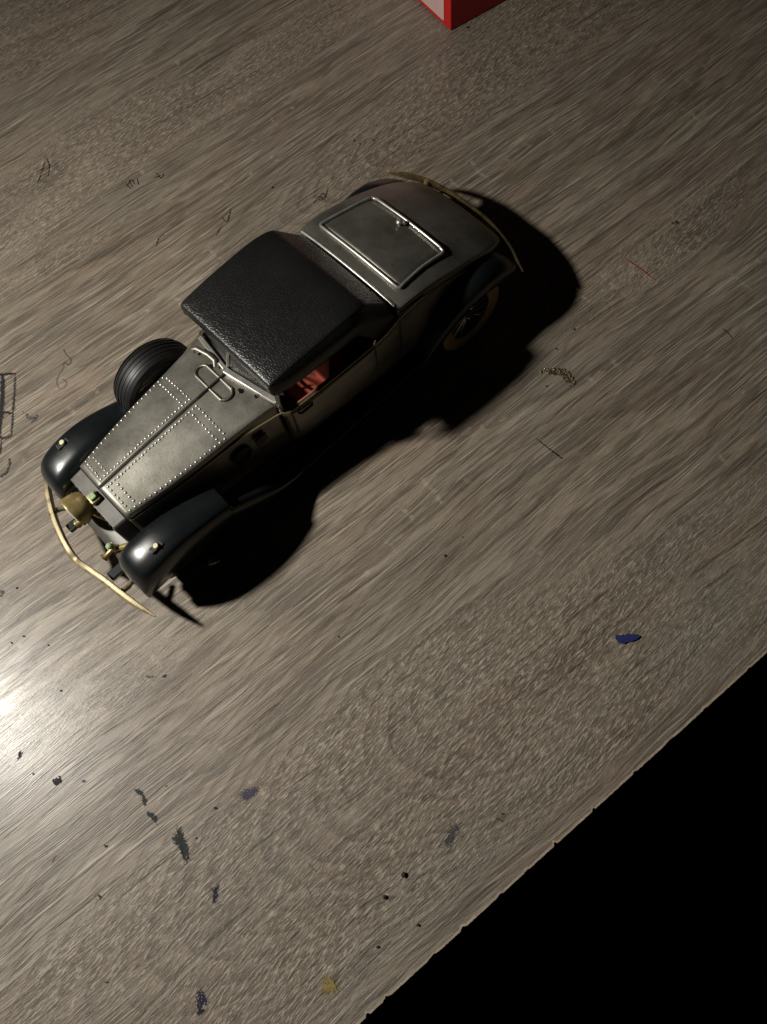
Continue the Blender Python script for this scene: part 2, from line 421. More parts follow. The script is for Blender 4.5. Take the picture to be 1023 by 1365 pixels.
mb = MB().tube([(x, 0, HZC(x)[0] - .15 + (.45 if x < 46 else 0)) for x in np.linspace(105, 26, 40)], .62, 8); mb.build('hood_hinge', 'seam', car)
# cowl emblem ring pressed into the sheet metal
pts = []
for a in np.linspace(0, 2 * math.pi, 48, endpoint=False):
    c, d = math.cos(a), math.sin(a)
    y = -1.2 + 8.6 * np.sign(d) * min(1, abs(d) * 3) if abs(d) < .0 else None
    # stadium shape
    L, r = 8.2, 3.5
    px = r * c; py = r * d + (L if d > 0 else -L)
    pts.append((px, py))
ring = []
for px, py in pts:
    x, y = 34.8 + px, -1.0 + py; ring.append((x, y, hood_z(x, y) + .25))
MB().tube(cr(ring + [ring[0]], 2)[:-1], .85, 8, closed=True).build('cowl_ring', 'pewter', car)

# --- radiator shell, grille, mascot socket
mb = MB(); prof = [(-18.3, 20), (-18.3, 47.4), (-17.4, 48.4), (0, 49.6), (17.4, 48.4), (18.3, 47.4), (18.3, 20)]
mb.grid([[(x, y * (1 - .004 * (x - 105)), z - (.5 if x > 111.5 else 0)) for y, z in prof] for x in (105.3, 111.6, 112.2)], capu=True)
rad = mb.build('radiator_shell', 'radiator', car, smooth=30, bevel=.4)
for i in range(11):
    y = -15 + 3 * i; MB().box(112.3, 112.9, y - .7, y + .7, 22, 44).build('grille_slat', 'darkmetal', rad, smooth=0)
mb = MB().box(107.2, 112.0, -2.9, 2.9, 49.0, 51.2); ms = mb.build('mascot_socket', 'brass', car, smooth=30, bevel=.5)
mb = MB().box(107.9, 111.3, -1.8, 1.8, 51, 52.6); mb.build('mascot_stub', 'green', ms, smooth=30, bevel=.6)

# --- body sides, doors, belt moulding
BT = tab([(24, 29.2, 54.0), (19, 31.8, 51), (10, 33.0, 50.2), (-10, 34.2, 50.6), (-33, 35.6, 52), (-50, 35.4, 56.5)])
for s in (1, -1):
    G = []
    for x in np.linspace(22, -50, 30):
        y, z = BT(x); G.append([(x, s * (y - 1.2), z), (x, s * y, z - .5), (x, s * (y + .3), z - 5), (x, s * (y + .2), 34), (x, s * (y - 1.2), 22), (x, s * (y - 2.5), 15)])
    b = MB().grid(G).build('body_side', 'pewter', car, solid=1.2, smooth=40)
    G = []
    zb = lambda x: 24 + 5 * max(0, (x - 10) / 9) ** 2 + 8 * max(0, (-14 - x) / 19) ** 2
    for x in np.linspace(18.5, -32.5, 30):
        y, z = BT(x); z0 = zb(x); G.append([(x, s * (y + .55), z - 1.2 + (z0 - z + 1.2) * t) if t < .6 else (x, s * (y + .55 - (t - .6) * 2.0), z - 1.2 + (z0 - z + 1.2) * t) for t in np.linspace(0, 1, 8)])
    d = MB().grid(G).build('door', 'pewter', car, solid=.5, off=1, smooth=40)
    y, z = BT(12); MB().tube([(15.5, s * (y + 1.1), 47.0), (14.8, s * (y + 2.2), 46.6), (8, s * (y + 2.4), 46.4), (7.4, s * (y + 1.2), 46.2)], .7, 8).build('door_handle', 'seam', d)
    pts = [(104.5, HW(104.5)[0] + .6, 46.5), (75, HW(75)[0] + .7, 48.2), (45, HW(45)[0] + .9, 50.2), (28, 29.4, 51.2), (22, 30.8, 51.2), (19.5, 32.6, 50.6), (10, 33.5, 50.3), (-10, 34.7, 50.7), (-31, 36.0, 52.0), (-40, 36.4, 53.4), (-48, 36.4, 56.0), (-56, 36.2, 57.0), (-66, 36.0, 56.2)]
    MB().tube([(a, s * b, c) for a, b, c in cr(pts, 5)], .5, 8).build('belt_moulding', 'goldline', car)
    pts = [(19.0, 33.4, 49), (-10, 35.3, 49.0), (-31, 36.6, 50.0), (-40, 37.0, 51.2), (-48, 37.0, 53.6), (-60, 36.7, 54.6), (-75, 36.2, 52.6), (-90, 35.6, 48.2), (-105, 34.6, 41.4)]
    MB().tube([(a, s * b, c) for a, b, c in cr(pts, 5)], .35, 6).build('side_bead', 'goldline', car)
# spare-wheel socket and vent on the bare left side
MB().revolve([(27.0, 5.6), (27.6, 5.6), (27.6, 4.6), (26.4, 4.2), (26.4, .02)], 24, (47, 0, 38), 'y').build('spare_mount', 'black', car)
MB().box(32.5, 39, 28.2, 29.2, 38.5, 44).build('side_vent', 'seam', car, bevel=.3)

# --- floor pan / chassis
mb = MB(); mb.grid([[(x, -w, z), (x, w, z)] for x, w, z in [(112, 18, 17), (70, 22, 15), (25, 29, 14), (-50, 32, 14), (-100, 30, 15), (-126, 22, 17)]])
mb.build('chassis', 'darkmetal', car, solid=2, smooth=30)
mb = MB().grid([[(110.5, y, 22.5 - abs(y) * .02), (114, y, 22), (118.0, y * .98, 20.8), (122.2, y * .93, 18.2)] for y in np.linspace(-20.5, 20.5, 7)])
mb.build('front_apron', 'radiator', car, solid=1, smooth=35)
for y in (-17.5, 17.5):
    MB().box(117, 131.0, y - 2.4, y + 2.4, 15.2, 17.6).build('bumper_bracket', 'black', car, bevel=.5)
MB().tube([(98, -36, 21), (98, 36, 21)], 2, 8).build('axle', 'darkmetal', car); MB().tube([(-90, -36, 21), (-90, 36, 21)], 2, 8).build('axle', 'darkmetal', car)

# --- interior
MB().box(-47, 20, -31, 31, 17, 19).build('cabin_floor', 'darkmetal', car, smooth=0)
G = []
for y in np.linspace(-29, 29, 13):
    u = abs(y) / 29; q = 1.5 * u ** 4
    G.append([(-6, y, 24), (-7.5, y, 40), (-10, y, 56 - q), (-12, y, 59.5 - q), (-15, y, 60 - q), (-17.5, y, 57 - q), (-18, y, 24)])
MB().grid(surf(G, 1, 4)).build('seat_back', 'redseat', car, smooth=50)
G = []
for y in np.linspace(-29, 29, 13): G.append([(-7, y, 36), (-2, y, 38.5), (6, y, 39.5), (9.5, y, 38), (10.5, y, 34), (10.5, y, 20)])
MB().grid(surf(G, 1, 4)).build('seat_cushion', 'redseat', car, smooth=50)
MB().box(14.5, 21, -26, 26, 43, 53.5).build('dashboard', 'darkmetal', car, bevel=1)
c = np.array([9.5, 16, 51]); st = []
for a in np.linspace(0, 2 * math.pi, 28, endpoint=False): st.append(c + 6.2 * (math.cos(a) * np.array([0, 1, 0]) + math.sin(a) * np.array([.45, 0, .89])))
sw = MB().tube(st, .7, 8, closed=True).build('steering_wheel', 'ivory', car); MB().tube([c, (16, 16, 48)], .8, 8).build('steering_column', 'ivory', sw)
G = [[(x, BT(x)[0] - 2.2, z) for z in (20, 34, BT(x)[1] - .8)] + [(x, BT(x)[0] - 1.0, BT(x)[1] - .4)] for x in np.linspace(16, -32, 10)]
MB().grid(G).build('door_trim', 'redseat', car, solid=.5); 

# --- windscreen
def rail(a, b, w, h): 
    a, b = np.array(a, float), np.array(b, float); t = (b - a) / np.linalg.norm(b - a); n = np.array([t[1], -t[0], 0]); n /= np.linalg.norm(n); up = np.array([0, 0, 1.])
    v = [p + n * i * w / 2 + up * j * h / 2 for p in (a, b) for i in (-1, 1) for j in (-1, 1)]
    return MB().add(v, [(0, 1, 3, 2), (4, 6, 7, 5), (0, 4, 5, 1), (2, 3, 7, 6), (0, 2, 6, 4), (1, 5, 7, 3)])
wf = rail((27.4, -.6, 59.7), (21.2, 28.6, 57.9), 3.0, 2.2).build('windscreen_frame', 'silver', car, smooth=20, bevel=.4)
rail((26.8, -1.4, 59.5), (23.6, -25, 57.6), 2.2, 2.0).build('rail', 'silver', wf, smooth=20, bevel=.4)
for a, b, w in (((21.2, 29.4, 55.4), (20.2, 30.2, 70.5), 2.8), ((19.8, -28.8, 56), (18.6, -30, 71.5), 2.2), ((25.6, -1, 59), (20.5, -.6, 73), 1.8)):
    MB().tube([a, b], w / 2, 4, up=(1, 0, 0)).build('post', 'silver', wf, smooth=20, bevel=.2)
for s in (1, -1):
    MB().add([(25.0, s * 1, 60), (19.6, s * 28, 58.5), (18.2, s * 28.6, 72), (20.5, s * 1, 74)], [(0, 1, 2, 3)]).build('pane', 'pane', wf, smooth=0)
MB().box(20.2, 22.0, 28.9, 30.6, 50.5, 57.5).build('hinge_post', 'pewter', car, bevel=.3)
# wiper arm and its spindle holes
MB().tube([(31.4, -19.6, 58.4), (30.6, -20.6, 60.2), (29.2, -19.0, 60.8), (27.6, -12, 61.2), (27.4, -7.5, 60.9), (29.6, -5.0, 60.2)], [.9, 1.1, 1.3, 1.2, 1.2, .8], 8, sq=.6).build('wiper_arm', 'pewter', car)
for x, y, r in ((29.3, 11.5, 1.1), (26.2, 18.5, .7), (30.4, -8.2, 1.0)):
    MB().tube([(x, y, hood_z(x, y) - .5), (x - .3, y + .3, hood_z(x, y) + 1.0)], r, 8).build('wiper_spindle', 'black', car)

# --- soft roof
RT = [(23.6, 71.6, 73.4, 29.0, 27.5), (23.0, 69.8, 76.2, 31.6, 29.4), (21.0, 69.0, 77.6, 32.8, 30.0), (12, 68.4, 78.6, 34.2, 30.4), (0, 68, 79.2, 35.0, 30.8), (-14, 68, 79.4, 35.6, 31.0), (-24, 67.2, 79.2, 35.8, 31.0),
      (-30, 60, 78.4, 35.8, 31.0), (-33.5, 54.5, 77.2, 35.8, 30.6), (-36.0, 53.7, 75.0, 35.8, 30.2), (-42, 53.8, 68.6, 35.4, 29.4), (-48.0, 54.0, 62.0, 34.8, 28.6)]
C = []
for x, zb, zt, wl, wc in RT:
    hh = zt - zb
    half = [(x, wl - .3, zb), (x, wl + .1, zb + .25 * hh), (x, wl - .5, zb + .6 * hh), (x, wc + 1.6, zt - .13 * hh), (x, wc - .4, zt - .3), (x, wc * .7, zt + .35), (x, wc * .3, zt + .7)]
    C.append(half + [(x, -b, z) for x, b, z in reversed(half)])
G = surf(C, 5, 4)
roof = MB().grid(G).build('soft_roof', 'leather', car, smooth=60, solid=1.8)
for s in (1, -1):
    MB().tube([(x, s * (BT(x)[0] - .6), BT(x)[1] + .3) for x in np.linspace(18, -33, 20)], .45, 6).build('window_sill', 'pewter', car)
MB().tube([(-32.0, 36.2, 53.2), (-33.0, 36.6, 56.2)], .55, 6).build('door_pull', 'silver', car)

# --- rear deck
DT = [(-48.8, 57.5, 55.5, 33.8), (-49.4, 61.4, 59.2, 34.6), (-51.0, 62.5, 60.2, 35.0), (-60, 62.4, 60.0, 35.2), (-75, 60.6, 57.4, 35.0), (-90, 57.2, 53.0, 34.8), (-105, 52.0, 47.4, 34.0), (-117, 46.0, 41.6, 32.4), (-126, 39.4, 36.0, 29.6), (-131, 33.0, 31.5, 25.5), (-132.6, 25, 25, 22)]
C = []
for x, zc, ze, w in DT:
    half = [(x, w - 1.5, min(16, zc - 3)), (x, w, min(28, zc - 2)), (x, w + .3, ze - 4 if ze > 34 else (ze + min(28, zc - 2)) / 2 - .2), (x, w, ze - 1.0), (x, w - 1.6, ze + .25), (x, w * .62, ze + (zc - ze) * .68), (x, w * .3, zc - (zc - ze) * .08)]
    C.append(half + [(x, 0, zc)] + [(x, -b, z) for x, b, z in reversed(half)])
G = surf(C, 5, 4)
deck = MB().grid(G).build('rear_deck', 'pewter', car, smooth=60, solid=1.0)
DG = G[:, 15:-15]
def deck_z(x, y):
    zs = [np.interp(y, r[::-1, 1], r[::-1, 2]) for r in DG]
    return float(np.interp(-x, -DG[:, 0, 0], zs))
def on_deck(P, n, dz): 
    out = []
    for i in range(len(P) - 1):
        for t in np.arange(n) / n:
            x = P[i][0] + (P[i + 1][0] - P[i][0]) * t; y = P[i][1] + (P[i + 1][1] - P[i][1]) * t; out.append((x, y, deck_z(x, y) + dz))
    return out
def smooth_z(L):
    z = np.array([p[2] for p in L]); m = len(z)
    for _ in range(3): z = (np.roll(z, 1) + z + np.roll(z, -1)) / 3
    return [(a, b, c) for (a, b, _), c in zip(L, z)]
lid = []
for x in np.linspace(-58.6, -89.6, 14):
    w = 27.4 - (58.2 + x) * -1 * .085
    lid.append([(x, y, deck_z(x, y) + .45) for y in np.linspace(-w, w, 14)])
LG = np.array(lid)
for _ in range(2): LG[1:-1, 1:-1, 2] = (LG[:-2, 1:-1, 2] + LG[2:, 1:-1, 2] + LG[1:-1, :-2, 2] + LG[1:-1, 2:, 2]) / 4
tl = MB().grid(LG).build('trunk_lid', 'pewter', car, smooth=60, solid=.8)
bead = [(-57.4, -26.6), (-57.4, 26.6), (-58.4, 27.8), (-62, 27.2), (-75, 25.8), (-89.0, 25.4), (-90.4, 24.4), (-90.8, 22), (-90.8, -22.5), (-90.4, -24.8), (-89, -25.8), (-75, -26.4), (-62, -27.6), (-58.4, -27.8), (-57.4, -26.6)]
MB().tube(smooth_z(on_deck(bead, 8, 1.0)), .8, 8, closed=True).build('lid_bead', 'silver', tl)
MB().revolve([(-.5, .9), (1.2, .8), (1.6, 1.5), (2.4, 1.7), (3.1, 1.2), (3.3, .02)], 14, (-86.0, -1.0, deck_z(-86, -1) + .2), 'z').build('lid_knob', 'silver', tl)
MB().tube([(-49.9, y, deck_z(-51.5, y) - .25) for y in np.linspace(-32.5, 32.5, 30)], .95, 8).build('deck_lip', 'silver', car)

# --- fenders
def fender(rows, s, name, n=4):
    C = []
    for x, zt, yi, yo, dp in rows:
        m = (yi + yo) / 2; w = yo - yi
        tk = max(0, dp - 12) * .46
        C.append([(x, s * yi, zt - min(dp, 13) * .75), (x, s * (yi + .3), zt - min(dp, 13) * .35), (x, s * (yi + .18 * w), zt - min(dp, 13) * .06), (x, s * (yi + .45 * w), zt), (x, s * (yi + .68 * w), zt - min(dp, 13) * .06), (x, s * (yi + .86 * w), zt - min(dp, 14) * .24), (x, s * (yi + .97 * w - tk * .25), zt - dp * .5), (x, s * (yo + .1 - tk), zt - dp)])
    return MB().grid(surf(C, 5, n))
FR = [(123.6, 22.0, 29, 36, 1.5), (123.3, 28.5, 25.5, 40.5, 8), (121.8, 35.8, 23.2, 43.0, 15), (118.4, 40.8, 22.2, 44.8, 20), (113.5, 43.4, 22.2, 45.8, 24), (107, 44.9, 22.6, 46.2, 26), (100, 45.8, 23.2, 46.2, 27.5), (92, 45.6, 24, 46.0, 27.5), (82, 43.6, 25.2, 45.6, 26.5), (72, 40.6, 26.2, 44.9, 23), (67, 38.8, 26.8, 44.7, 22)]
FT = [(68.5, 37.0, 37.0, 44.6, 20.5), (62, 32.0, 37, 44.0, 16), (52, 25.2, 36.6, 43.4, 9.5), (42, 19.2, 35.5, 43.0, 5), (34, 16.0, 34, 42.6, 3), (28, 15.2, 32, 42.4, 2.4)]
RR = [(-52, 15.4, 32, 42.6, 2.2), (-58, 18, 32, 43.4, 4), (-64, 26, 31, 44.6, 7), (-71, 35.5, 30, 46, 9), (-80, 42.6, 30, 47, 9.5), (-91, 45.6, 30, 47.4, 9.5), (-102, 44.8, 30, 47.2, 9.5), (-112, 41.2, 29, 46.6, 10), (-120, 36.0, 28, 45.6, 10), (-126.5, 29.5, 27, 43.5, 9), (-129.5, 20, 28, 40, 4)]
for s in (1, -1):
    mb = fender(FR, s, 'front_fender'); t = fender(FT, s, 'x'); mb.add(t.v, t.f)
    ff = mb.build('front_fender', 'black', car, smooth=50, solid=1.0)
    MB().box(100.6, 107.2, s * 36.8 - 1.5, s * 36.8 + 1.5, 43.8, 45.8).build('lamp_slot', 'seam', ff, smooth=0, bevel=.3)
    MB().tube([(103.6, s * 36.8, 44.4), (103.8, s * 36.8, 47.0)], 1.3, 10).build('lamp_stub', 'bulb', ff, bevel=.3)
    MB().grid([[(x, s * 23.5, 14.5), (x, s * 23.2, zt)] for x, zt in ((116, 26), (108, 34), (98, 37), (85, 37), (72, 34), (62, 28))]).build('inner_light_shield', 'black', ff, solid=.8)  # added panel that blocks lamp light leaking through under the fender
    fender(RR, s, 'rear_fender').build('rear_fender', 'black', car, smooth=50, solid=1.0)
    mb = MB().grid([[(x, s * 30, 14.6), (x, s * 40.5, 14.4), (x, s * 42.0, 14.0), (x, s * 42.3, 12.4)] for x in np.linspace(34, -58, 16)])
    rb = mb.build('running_board', 'black', car, smooth=30, solid=1.2)
    MB().tube([(x, s * 42.2, 14.3) for x in np.linspace(33, -56, 16)], .45, 6).build('edge_trim', 'black', rb)

# --- wheels
def wheel(name, x, y, z, s, R=21.0, wd=11.0, wall='whitewall'):
    # y = outer face plane
    pr = []
    h = wd / 2; y0 = y - s * h
    for a, r in [(-.85, .74), (-.98, .80), (-1, .88), (-.88, .96), (-.62, 1.0), (-.60, .985), (-.45, .99), (-.43, 1.005), (-.28, 1.01), (-.26, .99), (-.09, .995), (-.07, 1.01), (.07, 1.01), (.09, .995), (.26, .99), (.28, 1.01), (.43, 1.005), (.45, .99), (.60, .985), (.62, 1.0), (.88, .96), (1, .88), (.98, .80), (.85, .74)]:
        pr.append((y0 + s * a * h, r * R / 1.01))
    t = MB().revolve(pr, 40, (x, 0, z), 'y').build(name, 'rubber', car, smooth=25)
    yo = y0 + s * h
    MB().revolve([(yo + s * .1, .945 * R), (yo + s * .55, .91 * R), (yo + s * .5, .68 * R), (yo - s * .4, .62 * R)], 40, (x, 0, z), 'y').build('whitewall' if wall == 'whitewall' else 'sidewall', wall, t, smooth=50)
    MB().revolve([(yo - s * .2, .65 * R), (yo - s * 1.6, .60 * R), (yo - s * 4, .56 * R), (y0 - s * h * .8, .74 * R)], 36, (x, 0, z), 'y').build('rim', 'darkmetal', t, smooth=50)
    MB().revolve([(y0 - s * 2, 3.0), (yo - s * 1.0, 2.6), (yo + s * .6, 2.0), (yo + s * .9, .02)], 16, (x, 0, z), 'y').build('hub', 'chrome', t, smooth=40)
    sp = MB().tube([(0, -s * 2.2, 2.4), (0, -s * .6, .62 * R)], .28, 5).build('spoke', 'chrome', t, smooth=60)
    n = 24
    for i in range(n):
        o = sp if i == 0 else sp.copy()
        if i: COL.objects.link(o); o.parent = t
        o.location = (x / 1000, yo / 1000, z / 1000); o.rotation_euler = (0, 2 * math.pi * i / n + (.06 if i % 2 else -.06), 0)
    return t
for s in (1, -1):
    wheel('front_wheel', 97, s * 34.5, 21, s, wall='rubber'); wheel('rear_wheel', -90, s * 44.6, 22, s, 22.0)  # front walls coloured black so they sink into the fender's shade
sw_ = wheel('spare_wheel', 50.0, -42.2, 37.2, -1, 22.2, 14.0)
MB().revolve([(-29.0, 17.5), (-28.2, 16.5), (-28.2, .02)], 32, (50.0, 0, 37.2), 'y').build('back_plate', 'black', sw_)

# --- lamps, horns, bumpers
hl = MB().revolve([(125.8, 7.6), (126.0, 8.2), (125.4, 8.3), (124.2, 7.9), (121.5, 7.6), (118.5, 6.6), (116.0, 4.8), (114.6, 2.6), (114.2, .02)], 28, (-3.4, -11.8, 34), 'x').build('headlight', 'brass', car, smooth=50)
MB().revolve([(125.9, 7.5), (126.8, 5), (127.3, .02)], 24, (-3.4, -11.8, 34), 'x').build('lens', 'ivory', hl, smooth=50)
MB().tube([(115.4, -10.0, 29), (114.5, -6.5, 26.5), (113.5, -4.5, 23.5)], [2.0, 1.8, 1.6], 8).build('headlight_bracket', 'brass', hl)
MB().tube([(117.0, -12.5, 26.5), (117.2, -13.5, 18.5)], [2.2, 1.6], 8).build('headlight_post', 'brass', hl)
MB().tube([(117.6, -13.0, 22.5), (123.2, -14.0, 20.6), (125.0, -14.4, 20.0), (126.0, -14.6, 19.7)], [1.3, 1.3, 2.2, 2.4], 10).build('horn', 'brass', car)
br = MB().tube([(119.5, 9.8, 18.5), (120.6, 9.8, 25.0)], [2.0, 1.9], 8).build('broken_lamp_post', 'brass', car)
MB().revolve([(24.6, 1.7), (26.0, 1.7), (26.8, 1.1), (26.9, .02)], 9, (120.8, 9.6, 0), 'z').build('post_stub', 'green', br)
MB().tube([(120.0, 10.2, 20.5), (116.0, 13.5, 22.8), (112.4, 17.0, 24.0)], [1.2, 1.6, 2.2], 8).build('lamp_bracket', 'brass', br)
MB().tube([(120.6, 9.6, 21.5), (125.6, 9.0, 19.4), (126.6, 8.9, 19.0)], [1.2, 1.2, 2.3], 10).build('horn', 'brass', car)

def bumper(pts, h, w, name, mat):
    P = cr(pts, 6); G = []; n = len(P)
    for i in range(n):
        t = P[min(i + 1, n - 1)] - P[max(i - 1, 0)]; t[2] = 0; t /= np.linalg.norm(t); nn = np.array([t[1], -t[0], 0])
        if nn[0] * P[i][0] < 0: nn = -nn
        e = min(1, min(i, n - 1 - i) / 7 + .12); hh, ww = h * e ** .7, w * e ** .6
        G.append([P[i] + nn * ww / 2 * c + np.array([0, 0, hh / 2 * d]) for c, d in ((-.8, 1), (.1, 1), (.8, .75), (1, .3), (1, -.4), (.7, -.9), (-.8, -1), (-1, 0))])
    return MB().grid(G, closev=True, capu=True).build(name, mat, car, smooth=50)
FB = [(119.0, -49.0, 20.2), (126.0, -40.0, 20.2), (132.2, -25.8, 20), (135.6, -13.1, 20), (137.0, -5.5, 19.2), (137.4, -.5, 17.6), (136.8, 3.8, 18.8), (135.3, 10, 20), (133.3, 19.2, 20), (130.2, 36.3, 20.2), (126.5, 50.3, 20.2)]
fb = bumper(FB, 4.6, 3.3, 'front_bumper', 'gold')
for y in (-29, 29): MB().tube([(131.6 if y < 0 else 131.6, y, 20), (127.0, y * .98, 18), (122.5, y * .9, 16.5)], 1.4, 8).build('bumper_iron', 'gold', fb)
RB = [(-123.5, -50.5, 30), (-129.5, -42, 30), (-133.8, -30, 30), (-136.2, -15, 30), (-136.5, -1.4, 29.4), (-135.2, 14.7, 30), (-130.5, 33, 30), (-124.0, 48.8, 30)]
rb = bumper(RB, 4.2, 1.9, 'rear_bumper', 'brightgold')
for y in (-20, 20): MB().tube([(-135.0, y, 29), (-131, y, 26), (-124, y, 22)], 1.3, 8).build('bumper_iron', 'gold', rb)
MB().tube([(-133.6, -30, 30.8), (-128, -27, 30.5)], 1.6, 8).build('tail_lamp', 'brass', rb)

# ================================================================== red box at the far side
bc = world(601, 42); bl = world(556, 0) - bc; br_ = world(684, -4) - bc
ul = bl / np.linalg.norm(bl); ur = np.array([-ul[1], ul[0], 0]) ; 
if ur @ br_ < 0: ur = -ur
bw, bd, bh = .16, .11, .085
def bx(a, b, z): p = bc + ul * a + ur * b; return (p[0], p[1], z)
vv = [bx(a, b, z) for a in (0, bw) for b in (0, bd) for z in (0.0004, bh)]
mb = MB().add(vv, [(0, 1, 3, 2), (4, 6, 7, 5), (0, 4, 5, 1), (2, 3, 7, 6), (0, 2, 6, 4), (1, 5, 7, 3)])
box = mb.build('cardboard_box', 'red', scale=1.0, smooth=0, bevel=.5)
box['label'] = 'glossy red cardboard box with a pale pink side panel, standing behind the car'; box['category'] = 'box'
P = []
a0, a1, z0, z1, r = .0070, bw - .007, .0032, bh - .0032, .0016
for cx0, cz0, q0 in ((a1 - r, z1 - r, 0), (a0 + r, z1 - r, 90), (a0 + r, z0 + r, 180), (a1 - r, z0 + r, 270)):
    for q in np.linspace(q0, q0 + 90, 6): P.append(bx(cx0 + r * math.cos(math.radians(q)), -.0004, cz0 + r * math.sin(math.radians(q))))
MB().add(P, [tuple(range(len(P)))]).build('side_print', 'pink', box, scale=1.0, smooth=0)

# ================================================================== marks and small things on the table
def ink(name, col, lo, hi, scale=900, rough=.7, aniso=1.0):
    k = NT(name); v = k.obj()
    n = k.noise(k.mapping(v, (aniso, 1, 1)), scale, 3, .6)
    at = k.n('ShaderNodeAttribute', attribute_name='edge')
    n = k.math('ADD', n, k.math('MULTIPLY', k.math('SUBTRACT', at.outputs['Fac'], .85), .30))
    a = k.step(n, lo, hi)
    return k.set(col=col, rough=rough, spec=.25, alpha=a)
M['ink_black'] = ink('black_marker', (.012, .012, .014), .28, .40, 1500)
M['ink_smear'] = ink('thin_black_smear', (.018, .018, .02), .36, .50, 1500)
M['ink_grey'] = ink('grey_smudge', (.07, .075, .078), .44, .66, 500)
M['ink_green'] = ink('green_black_scuff', (.02, .026, .024), .33, .47, 1500)
M['ink_blue'] = ink('dark_blue_dots', (.014, .014, .04), .44, .52, 1700)
M['ink_purple'] = ink('purple_smudge', (.06, .05, .085), .36, .58, 1900)
M['ink_violet'] = ink('violet_haze', (.06, .058, .075), .42, .66, 1500)
M['pencil'] = ink('pencil_line', (.03, .027, .025), .30, .46, 1500)
M['ink_pink'] = ink('pink_pen', (.25, .03, .055), .28, .44, 1500)
M['ink_gold'] = ink('gold_paint_dab', (.28, .215, .075), .36, .54, 1700, .4)
M['dirt'] = ink('brown_stain', (.05, .036, .025), .46, .62, 900)
lay = [0]
def mark_z():
    lay[0] += 1; return .00010 + .000004 * lay[0]
def fade(o, vals):
    a = o.data.attributes.new('edge', 'FLOAT', 'POINT')
    if len(a.data) == len(vals): a.data.foreach_set('value', vals)
    else: a.data.foreach_set('value', [1.0] * len(a.data))
def blob(name, pts, mat, rag=1.2, n=6):
    z = mark_z(); P = cr(np.array(list(pts) + [pts[0]], float), n)[:-1]
    P = P + rng.normal(0, rag * .35, P.shape); c = P.mean(0)
    Q = c + (P - c) * .5; Rm = c + (P - c) * 1.12; m = len(P)
    v = [(*world(*c)[:2], z)] + [(*world(*p)[:2], z) for p in Q] + [(*world(*p)[:2], z) for p in Rm]
    o = MB().add(v, [(0, i + 1, (i + 1) % m + 1) for i in range(m)] + [(i + 1, m + i + 1, m + (i + 1) % m + 1, (i + 1) % m + 1) for i in range(m)]).build(name, mat, table, scale=1.0, smooth=0)
    fade(o, [1.0] * (m + 1) + [0.0] * m)
def oval(name, cx, cy, a, b, ang, mat, rag=1.5):
    t = math.radians(ang); P = []
    for q in np.linspace(0, 2 * math.pi, 11, endpoint=False):
        r = 1 + rng.normal(0, .16); u, w = a * r * math.cos(q), b * r * math.sin(q)
        P.append((cx + u * math.cos(t) - w * math.sin(t), cy + u * math.sin(t) + w * math.cos(t)))
    blob(name, P, mat, rag, 3)
def stroke(name, pts, w, mat, n=6, jit=.3):
    z = mark_z(); P = cr(np.array(pts, float), n) if len(pts) > 2 else np.linspace(pts[0], pts[1], 10)
    A, B, D = [], [], []
    for i, p in enumerate(P):
        t = P[min(i + 1, len(P) - 1)] - P[max(i - 1, 0)]; t /= np.linalg.norm(t) + 1e-9; nn = np.array([-t[1], t[0]])
        e = min(1, min(i, len(P) - 1 - i) / 3 + .35); ww = 1.35 * w * e * (1 + rng.normal(0, .12)); q = p + rng.normal(0, jit, 2) * .5
        A.append((*world(*(q + nn * ww / 2))[:2], z)); B.append((*world(*(q - nn * ww / 2))[:2], z))
        D.append((*world(*q)[:2], z))
    o = MB().grid([A, D, B]).build(name, mat, table, scale=1.0, smooth=0)
    fade(o, [0.0] * len(A) + [1.0] * len(A) + [0.0] * len(A))
# drawn frame at the left
stroke('marker_line', [(-12, 501), (5, 499), (22, 498)], 3.0, 'ink_black')
stroke('marker_line', [(20.5, 498), (19.5, 525), (17.5, 555), (15.5, 582)], 4.2, 'ink_smear')
stroke('marker_line', [(4, 499), (3.5, 525), (2, 548), (0, 565), (-2, 590)], 6.0, 'ink_black')
stroke('marker_line', [(-8, 549), (6, 549.5), (17, 551)], 3.0, 'ink_black')
stroke('marker_line', [(-8, 583), (6, 584), (16, 581)], 5.5, 'ink_smear')
stroke('marker_line', [(2, 588), (1, 605)], 2.2, 'ink_black')
stroke('marker_line', [(12.5, 611), (13.5, 618), (9, 630), (0, 636)], 4.5, 'ink_smear')
blob('smudge', [(36, 552), (48, 558), (55, 549), (53, 560), (44, 567), (38, 562), (32, 549)], 'ink_grey', 1)
stroke('smudge', [(30, 548), (40, 561)], 3.5, 'ink_grey')
# scuffs at lower left
oval('scuff', 27, 1006, 3.2, 8, 5, 'ink_smear'); stroke('scuff', [(24, 1012), (31, 1002)], 3, 'ink_smear')
stroke('scuff', [(71, 1038), (74, 1044), (80, 1042), (79, 1034)], 4.5, 'ink_black'); oval('scuff', 76, 1040, 5, 4, 20, 'ink_smear')
stroke('scuff', [(179, 1052), (189, 1058), (193, 1068), (194, 1074)], 6.5, 'ink_green'); oval('scuff', 204, 1089, 8.5, 4.2, 48, 'ink_green')
blob('scuff', [(235, 1100), (243, 1102), (245, 1116), (252, 1128), (254, 1144), (250, 1152), (244, 1146), (240, 1132), (230, 1122), (229, 1114), (236, 1110)], 'ink_green', 2.2)
blob('ink_spatter', [(289, 1174), (294, 1178), (291, 1188), (293, 1195), (287, 1207), (282, 1204), (284, 1192), (281, 1186)], 'ink_blue', 2.2)
